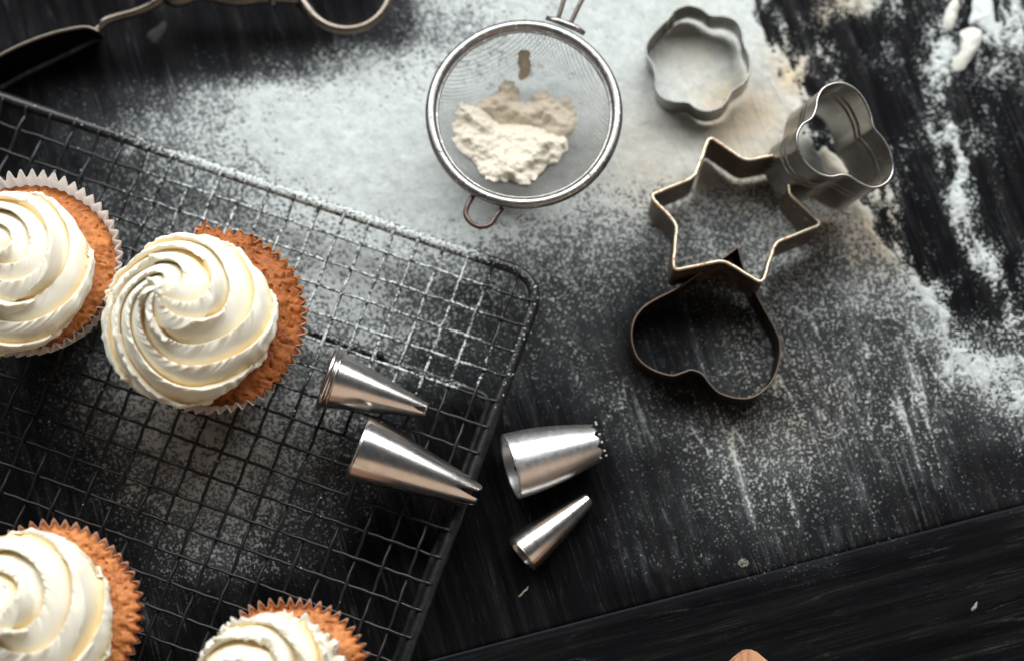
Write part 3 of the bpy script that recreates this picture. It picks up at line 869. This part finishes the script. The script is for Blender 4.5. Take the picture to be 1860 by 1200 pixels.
out = [p+Vector((fb_*.0002, 0, 0)) for p, fb_ in zip(out, [random.uniform(-1, 1) for _ in out])]
rt = empty('cookie_cutter', P(1340, 400, 0), 'six-pointed star cookie cutter with a rusty floury rim, resting on the heart cutter', 'cookie cutter', 'metal cookie cutters')
HS = .0212
print('star near-tip rim z', min(p.z for p in out), max(p.z for p in out))
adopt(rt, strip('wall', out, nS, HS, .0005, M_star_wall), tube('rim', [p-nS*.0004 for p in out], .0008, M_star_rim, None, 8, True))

# trefoil cutter, tall, leaning against the star
tpx = ofs([(1150, 431), (1080, 455), (1047, 505), (1036, 565), (1012, 615), (965, 648), (938, 705), (945, 780), (985, 850), (1045, 898), (1110, 917), (1165, 908), (1205, 913), (1262, 948), (1330, 974), (1398, 950), (1434, 890), (1424, 805), (1385, 725), (1335, 665), (1318, 595), (1275, 505), (1215, 448)], 1120, 0, 2.857)
nT = Vector((.20, -.04, 1)).normalized()
pT = P(1530, 250, .046)
tp = [PP(x, y, pT, nT) for x, y in tpx]
out = smooth_closed(tp, 8)
rt = empty('cookie_cutter', P(1490, 290, 0), 'tall shiny three-lobed cookie cutter leaning tilted over one point of the star cutter', 'cookie cutter', 'metal cookie cutters')
HT = .036
adopt(rt, strip('wall', out, nT, HT, .0004, M_cut_bright, beads=((.0125, .0006, .0008), (.0165, .0006, .0008)), nz=100),
      tube('rim', [p-nT*.0002 for p in out], .00062, M_cut_bright, None, 8, True),
      tube('foot_rim', [p-nT*HT for p in out], .0005, M_cut_bright, None, 8, True))

# ================================================================== SIEVE
sv = empty('sieve', P(952, 205, 0), 'round wire mesh sieve with a heap of flour in it, lying on the floured table', 'sieve')
ZS = .034
cS = P(952, 206, ZS); rS = (P(1121, 206, ZS)-cS).length
print('sieve r', rS)
parts = []
nSv = Vector((.015, .03, 1)).normalized()
ex = Vector((1, 0, 0)); ex = (ex-nSv*ex.dot(nSv)).normalized(); ey = nSv.cross(ex)
ring = []
for k in range(160):
    a = 2*math.pi*k/160; r_ = rS*(1+.006*math.sin(2*a+.5)+.002*math.sin(5*a))
    ring.append(cS+ex*r_*math.cos(a)+ey*r_*1.025*math.sin(a))
V, F = tube_arr(ring, .0023, 16, True); parts.append(mesh_np('hoop', V, F, M_sieve))
# inner bead where the mesh is rolled in
ring2 = [cS+(p-cS)*.935-nSv*.0006 for p in ring]
parts.append(tube('inner_bead', ring2, .0007, M_sieve, None, 8, True))
# bowl of woven wire
DEP = .030; Rm = rS*.95
def bowlz(x, y):
    q = np.clip((x*x+y*y)/(Rm*Rm), 0, 1); return -DEP*(1-q)**.72
VV, FF = [], []; cnt = 0
ga = R(28); cg, sg = math.cos(ga), math.sin(ga)
spw = .00118; nW = int(Rm/spw)
tubes = []
for dirn in (0, 1):
    for k in range(-nW, nW+1):
        v = k*spw; hl = math.sqrt(max(0, Rm*Rm-v*v))
        if hl < .002: continue
        n = 34; u = np.sin(np.linspace(-1, 1, n)*math.pi/2)*hl
        x, y = (u, np.full(n, v)) if dirn == 0 else (np.full(n, v), u)
        z = bowlz(x, y)+(.00008 if dirn else -.00008)
        X = x*cg-y*sg; Y = x*sg+y*cg
        W = np.array(cS)[None]+X[:, None]*np.array(ex)+Y[:, None]*np.array(ey)+z[:, None]*np.array(nSv)
        rw = .00016
        sd1 = np.array([-sg, cg, 0]) if dirn == 0 else np.array([cg, sg, 0])
        ring_ = []
        for (a, b_) in ((1, 0), (-.5, .87), (-.5, -.87)):
            ring_.append(W+sd1[None]*rw*b_+np.array([0, 0, 1])[None]*rw*a)
        VV.append(np.stack(ring_, 1).reshape(-1, 3)); FF.append(gridF(n, 3, closev=True)+cnt); cnt += n*3
mo = mesh_np('wire_mesh', np.vstack(VV), np.vstack(FF), M_mesh); mo['kind'] = 'stuff'; parts.append(mo)
# hook
hz = ZS-.001
hk = cr([P(x, y, hz) for x, y in ((862, 352), (850, 372), (846, 390), (856, 405), (872, 412), (890, 408), (900, 394), (912, 378))], 6)
parts.append(tube('hook', hk, .0011, M_hook, None, 8))
# two handle wires leaving the picture at the top
for a, b_, c_ in (((1012, 38), (1022, 8), (1040, -60)), ((1036, 44), (1052, 10), (1085, -60))):
    parts.append(tube('handle_wire', cr([P(*a, ZS), P(*b_, ZS+.001), P(*c_, ZS+.002), P(c_[0]+35, c_[1]-160, ZS+.006)], 6), .0010, M_hook, None, 8))
parts.append(tube('handle_clamp', [P(992, 33, ZS+.0008), P(1015, 39, ZS+.001), P(1046, 51, ZS+.0008), P(1062, 62, ZS+.0003)], [.0010, .0015, .0015, .0010], M_sieve, None, 10))
adopt(sv, *parts)

def heap(name, poly, zc, hgt, mat, seed, label, cat, st_=.0005, bowl=True):
    """clumpy heap over a plan polygon, lying in the bowl of the sieve"""
    pp = np.array(poly, float)
    cx, cy = pp.mean(0)
    pts = cr([P(x, y, zc) for x, y in poly], 5, True)
    xs = np.array([p.x for p in pts]); ys = np.array([p.y for p in pts])
    gx = np.arange(xs.min(), xs.max(), st_); gy = np.arange(ys.min(), ys.max(), st_)
    X, Y = np.meshgrid(gx, gy, indexing='ij')
    ins = np.zeros(X.shape, bool); dmin = np.full(X.shape, 1e9)
    m = len(xs)
    for i in range(m):
        x0, y0, x1, y1 = xs[i], ys[i], xs[(i+1) % m], ys[(i+1) % m]
        cnd = ((y0 > Y) != (y1 > Y)) & (X < (x1-x0)*(Y-y0)/(y1-y0+1e-12)+x0); ins ^= cnd
        dx, dy = x1-x0, y1-y0; t = np.clip(((X-x0)*dx+(Y-y0)*dy)/(dx*dx+dy*dy+1e-15), 0, 1)
        dmin = np.minimum(dmin, np.hypot(X-x0-t*dx, Y-y0-t*dy))
    sdist = np.where(ins, dmin, -dmin)+(fb2(X*400, Y*400, seed, 3)-.5)*.0030
    sdist = sdist+(fb2(X*150, Y*150, seed+9, 3)-.5)*.005
    h = np.clip(sdist/.009, 0, 1)**.8
    cl = fb2(X*170, Y*170, seed+1, 4); rid = 1-np.abs(fb2(X*260, Y*260, seed+2, 3)*2-1)
    grn = fb2(X*900, Y*900, seed+5, 2)
    top = h*hgt*(.55+.7*cl)+.0013*rid*h+.0008*grn*h+.0006*h*fb2(X*480, Y*480, seed+6, 2)
    x = X-cS.x; y = Y-cS.y
    base = ZS+bowlz(x, y)+.0004-.015*x-.03*y
    Z = base+top
    nx, ny = X.shape; F = gridF(nx, ny); F = F[(sdist.ravel()[F] > -.0001).all(1)]
    us = np.unique(F); rm = -np.ones(nx*ny, int); rm[us] = np.arange(len(us))
    V = np.stack([X, Y, Z], -1).reshape(-1, 3)[us]
    # close underneath
    o = mesh_np(name, V, rm[F][:, ::-1], mat, None, True, {'warm': np.zeros(len(V)), 'cover': np.ones(len(V))})
    tag(o, label, cat); return o
S4 = 1200/440
bright = ofs([(250, 545), (330, 530), (420, 560), (520, 575), (640, 575), (740, 640), (800, 690), (770, 750), (700, 830), (640, 890), (590, 930), (500, 915), (410, 905), (340, 840), (270, 790), (225, 740), (235, 640)], 740, 0, S4)
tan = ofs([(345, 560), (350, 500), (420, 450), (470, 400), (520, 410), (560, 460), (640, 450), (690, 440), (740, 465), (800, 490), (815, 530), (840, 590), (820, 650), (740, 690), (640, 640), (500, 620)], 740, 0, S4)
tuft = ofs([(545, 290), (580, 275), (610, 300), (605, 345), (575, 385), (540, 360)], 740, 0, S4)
heap('flour_heap', bright, .014, .008, M_heap, 5, 'bright crumbly heap of flour in the lower half of the sieve', 'flour')
heap('flour_heap', tan, .014, .0045, M_heap2, 8, 'tan flour clump behind the bright heap in the sieve', 'flour')
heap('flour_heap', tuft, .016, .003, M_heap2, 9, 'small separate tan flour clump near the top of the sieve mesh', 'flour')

# ================================================================== PIPING NOZZLES
def nozzle(label, base_a, base_b, tip_a, tip_b, zb, zt, mat, cuts=0, cutd=.0, curve=1.0, collar=False, cut_ph=0.0, teeth_sharp=1.0, flat_tip=1.0, zero_w=0.5, seam_=False):
    """cone between two plan chords (outer edges of wide end and of tip)"""
    rb = ((P(*base_a, zb)-P(*base_b, zb)).length)/2
    rtp = ((P(*tip_a, zt)-P(*tip_b, zt)).length)/2
    cb = P((base_a[0]+base_b[0])/2, (base_a[1]+base_b[1])/2, zb)
    ct_ = P((tip_a[0]+tip_b[0])/2, (tip_a[1]+tip_b[1])/2, zt)
    ax = (ct_-cb); L = ax.length; ax.normalize()
    up = (Vector((0, 0, 1))-ax*ax.z).normalized(); sd = ax.cross(up)
    root = empty('piping_nozzle', (cb.x, cb.y, max(0, min(cb.z, ct_.z)-rb)), label, 'piping nozzle', 'steel piping nozzles')
    nth = 96; nl = 60; V = []
    tt = .0004
    prof = []
    for j in range(nl): prof.append((j/(nl-1), 0))
    for j in range(nl): prof.append((1-j/(nl-1), 1))
    for i in range(nth):
        a = 2*math.pi*i/nth
        cut = 0
        if cuts:
            ph = ((a/(2*math.pi)*cuts+cut_ph) % 1.0); tri = 1-abs(2*ph-1)      # 1 in the middle of a cut
            tri = max(0, (tri-zero_w)/(1-zero_w))
            cut = cutd*tri**teeth_sharp
        for q, inner in prof:
            s = q*L
            lim = L-cut
            s = min(s, lim)
            f = s/L
            r = rb+(rtp-rb)*f**curve
            r = r-(tt if inner else 0)
            fl_ = 1+(flat_tip-1)*max(0, (f-.45)/.55)
            V.append(cb+ax*s+(up*math.cos(a)*(1/fl_ if flat_tip != 1 else 1)+sd*math.sin(a)*1)*r)
    V = np.array([tuple(v) for v in V])
    o = [mesh_np('cone', V, gridF(nth, 2*nl, closeu=True, closev=True), mat)]
    if collar:
        pts = []
        for k in range(64):
            a = 2*math.pi*k/64; pts.append(cb+ax*.0012+(up*math.cos(a)+sd*math.sin(a))*(rb+.0001))
        V, F = tube_arr(pts, .0012, 10, True, 1.0); o.append(mesh_np('collar', V, F, mat))
        pts = [p+ax*.0026 for p in pts]
        V, F = tube_arr(pts, .0006, 8, True, 1.0); o.append(mesh_np('collar_ring', V, F, mat))
    else:
        pts = []
        for k in range(64):
            a = 2*math.pi*k/64; pts.append(cb+(up*math.cos(a)+sd*math.sin(a))*(rb-.0002))
        V, F = tube_arr(pts, .00035, 6, True); o.append(mesh_np('hem', V, F, mat))
    if seam_:
        q0 = cb+ax*(L*.03)+(up*math.cos(R(0))*.55+sd*math.sin(R(125))*.0)*0
        pts = []
        a = R(seam_)
        for k in range(12):
            f = .04+.55*k/11; r = rb+(rtp-rb)*f**curve
            pts.append(cb+ax*(L*f)+(up*math.cos(a)+sd*math.sin(a))*(r+.00005))
        V, F = tube_arr(pts, .00035, 6); o.append(mesh_vf('seam', V, F, mat))
    if cuts == 9:
        pass
    adopt(root, *o); return root, cb, ct_, ax, up, sd, rb, rtp
ZN = ZR+.0018
nozzle('collared steel piping nozzle with split tip, on the rack just beside the cupcake', (609, 630), (571, 738), (780, 732), (771, 758), ZN+.0125, ZN+.0050, M_nozzle, cuts=3, cutd=.006, collar=True, cut_ph=.42, zero_w=.5, seam_=112)
nozzle('longest steel piping nozzle with deep notched points, lying across the edge of the rack', (672, 757), (628, 869), (877, 880), (861, 917), ZN+.0130, ZN+.0055, M_nozzle, cuts=4, cutd=.012, curve=1.25, cut_ph=.5, zero_w=.45, seam_=205)
nz3 = nozzle('wide satin piping nozzle with a fine toothed mouth, on the bare table', (911, 789), (945, 904), (1075, 771), (1093, 835), .0135, .0085, M_nozzle_satin, cuts=10, cutd=.0022, curve=1.8, cut_ph=0, zero_w=.15)
nozzle('smallest steel piping nozzle with a narrow slit tip, lowest on the bare table', (924, 977), (973, 1034), (1058, 898), (1080, 912), .0085, .0045, M_nozzle, curve=1.4, cuts=2, cutd=.004, zero_w=.6)

# ================================================================== SERVING TONGS (top edge)
tg = empty('serving_tongs', P(350, 20, 0), 'tarnished metal serving tongs with a scoop end and ring handle, at the top left edge', 'tongs')
parts = []
zt_ = .016
# scoop: half shell seen from the side, lit upper rim
rim_t = cr([P(x, y, zt_+.006) for x, y in ((-70, 138), (-20, 112), (30, 86), (80, 66), (125, 54), (158, 50), (180, 58))], 6)
low = cr([P(x, y, .002) for x, y in ((-60, 190), (-10, 160), (40, 132), (90, 108), (135, 86), (165, 70), (182, 61))], 6)
n = len(rim_t); nv = 12; V = []
for a, b_ in zip(rim_t, low):
    for j in range(nv):
        t = j/(nv-1); p = a.lerp(b_, t); p.z = a.z+(b_.z-a.z)*(math.sin(t*math.pi/2)**.6)
        V.append(tuple(p+Vector((0, 0, 0))))
for a, b_ in zip(rim_t, low): pass
Vt = np.array(V).reshape(n, nv, 3); inn = Vt.copy(); inn[..., 2] -= .0008; inn[..., 1] -= .0002
VA = np.concatenate([Vt, inn[:, ::-1]], 1).reshape(-1, 3)
parts.append(mesh_np('scoop', VA, gridF(n, 2*nv, closev=True), M_bowl))
parts.append(tube('scoop_rim', rim_t, .00085, M_tongs, None, 8))
neck = cr([P(x, y, z) for x, y, z in ((172, 56, .019), (181, 50, .018), (192, 39, .018), (215, 31, .018), (245, 23, .019), (270, 13, .020), (288, 2, .021), (300, -14, .021))], 6)
parts.append(tube('neck', neck, [.0009+.0011*min(1, k/10) for k in range(len(neck))], M_tongs, None, 10, flat=1.2))
arm = cr([P(x, y, .018) for x, y in ((296, -12), (312, -2), (335, -4), (365, -9), (420, -4), (460, -5), (500, -6), (530, -8), (545, -6))], 6)
parts.append(tube('arm', arm, [.0026+.0012*math.sin(k/len(arm)*9)**2 for k in range(len(arm))], M_tongs, None, 10))
parts.append(tube('collar', [P(493, -3, .018), P(497, -2, .018), P(503, -1, .018)], .0034, M_tongs, None, 12))
lp = cr([P(x, y, .014) for x, y in ((540, -8), (556, 14), (574, 34), (600, 49), (632, 54), (664, 47), (690, 28), (706, 0), (712, -40), (690, -90), (640, -110), (580, -90), (552, -40), (546, -10))], 6)
parts.append(tube('ring_handle', lp, [.0021+.0010*math.exp(-(k/14)**2) for k in range(len(lp))], M_tongs, None, 12))
arm2 = cr([P(x, y, .016) for x, y in ((330, -6), (250, -40), (180, -70), (90, -75), (0, -60))], 6)
parts.append(tube('second_arm', arm2, .0018, M_tongs, None, 8))
adopt(tg, *parts)

# ================================================================== WOODEN CORNER (bottom edge)
zb_ = .022
def pl_(x, y): return P(x, y, zb_)
apex = [pl_(1318, 1214), pl_(1340, 1193), pl_(1356, 1181), pl_(1365, 1179), pl_(1375, 1183), pl_(1392, 1197), pl_(1416, 1218), pl_(1520, 1310), pl_(1368, 1470), pl_(1215, 1310)]
n = len(apex); top = [tuple(p) for p in apex]; 
bm = bmesh.new()
tv = [bm.verts.new(p) for p in top]; bv = [bm.verts.new((p[0], p[1], .010)) for p in top]
bm.faces.new(tv); bm.faces.new(list(reversed(bv)))
for i in range(n): bm.faces.new((tv[i], bv[i], bv[(i+1) % n], tv[(i+1) % n]))
bmesh.ops.recalc_face_normals(bm, faces=bm.faces)
bmesh.ops.bevel(bm, geom=[e for e in bm.edges if abs(e.verts[0].co.z-e.verts[1].co.z) < 1e-6], offset=.0006, segments=2, affect='EDGES')
me = bpy.data.meshes.new('wooden_board'); bm.to_mesh(me); bm.free(); me.materials.append(M_pale)
wbo = bpy.data.objects.new('wooden_board', me); C.objects.link(wbo)
tag(wbo, 'pale wooden corner poking in at the bottom edge of the table', 'wooden board')

# ================================================================== LOOSE FLAKES AND CRUMBS
def flake(name, poly, h, mat, label, cat, group, seed):
    pts = cr([P(x, y, 0) for x, y in poly], 4, True)
    c = sum(pts, Vector())/len(pts); nr = 7; V = []
    n = len(pts)
    for p in pts:
        for j in range(nr):
            q = j/(nr-1); r = c+(p-c)*(1-q)
            hh = h*(1-(1-q)**3)
            V.append((r.x, r.y, hh))
    V = np.array(V)
    V[:, 2] += (fb2(V[:, 0]*500, V[:, 1]*500, seed, 2)-.5)*h*.9*(V[:, 2] > 0)-.0001
    V[:, :2] += (np.stack([n2(V[:, 0]*600, V[:, 1]*600, seed+1), n2(V[:, 0]*600, V[:, 1]*600, seed+2)], -1)-.5)*.0008
    o = mesh_np(name, V, gridF(n, nr, closeu=True), mat, None, True, {'warm': np.zeros(len(V)), 'cover': np.ones(len(V))})
    tag(o, label, cat, group); return o
gF = 'pressed flour flakes on the table'
S1 = 3.0
flake('flour_flake', ofs([(1030, 175), (1090, 150), (1150, 165), (1145, 230), (1100, 310), (1050, 380), (1000, 385), (985, 350), (1030, 280), (1035, 220)], 1400, 0, S1), .0022, M_flake, 'largest curved creamy flour flake near the top right corner', 'flour flake', gF, 1)
flake('flour_flake', ofs([(970, 20), (1010, -10), (1028, 20), (1015, 90), (985, 165), (940, 150), (945, 90)], 1400, 0, S1), .0018, M_flake, 'slim upright flour flake left of the other flakes at the top edge', 'flour flake', gF, 2)
flake('flour_flake', ofs([(1110, -20), (1200, -10), (1215, 60), (1230, 150), (1235, 200), (1195, 190), (1130, 140), (1080, 130), (1095, 60)], 1400, 0, S1), .0018, M_flour, 'broad ragged white flour flake touching the top edge at the right', 'flour flake', gF, 3)
flake('flour_flake', ofs([(260, 830), (290, 795), (330, 830), (390, 880), (420, 950), (330, 970), (250, 930), (240, 880)], 1400, 0, S1), .0018, M_heap, 'cream flour flake seen inside the tall three-lobed cutter', 'flour flake', gF, 4)
gC = 'stray crumbs on the black table'
for (cx_, cy_, rp, lb) in ((1350, 1022, 8, 'pale crumbly speck below the floured area, right of the smallest nozzle'), (1400, 655, 6, 'yellowish crumb inside the heart cutter')):
    ps = []
    for _ in range(70):
        a = random.uniform(0, 6.28); q = random.random()**.7*rp; p = P(cx_+q*math.cos(a)*1.1, cy_+q*math.sin(a), 0); ps.append((p.x, p.y, .0003+.0011*(1-q/rp)*random.random()))
    tag(grains('crumb', ps, M_crumb, (.00022, .00050)), lb, 'crumb', gC)
flake('crumb', [(1764, 1106), (1772, 1094), (1776, 1094), (1770, 1107)], .0006, M_crumb, 'tiny white sliver near the bottom right of the table', 'crumb', gC, 7)
flake('crumb', [(940, 1084), (950, 1074), (960, 1064), (958, 1070), (947, 1082)], .0006, M_heap2, 'thin tan splinter below the smallest nozzle', 'crumb', gC, 8)
flake('crumb', [(268, 62), (290, 45), (301, 38), (299, 60), (285, 78), (274, 74)], .0012, M_dull, 'dull flake beside the neck of the tongs', 'crumb', gC, 9)
# flour beads caught on the toothed mouth of the satin nozzle
_, cb, ct2, ax, up, sd, rb, rtp = nz3
bp = []
for a in (62, 38, 8, -18, -62, -84):
    q = ct2+ax*.0012+(up*.45+sd*math.sin(R(a)))*rtp; bp.append((q.x, q.y, q.z+.0012))
gg = grains('flour_beads', [b_ for b_ in bp for _ in range(2)], M_flour, (.0005, .0008)); gg['kind'] = 'stuff'; adopt(nz3[0], gg)
# flour specks on the long nozzle and the cutters' rims are part of their materials
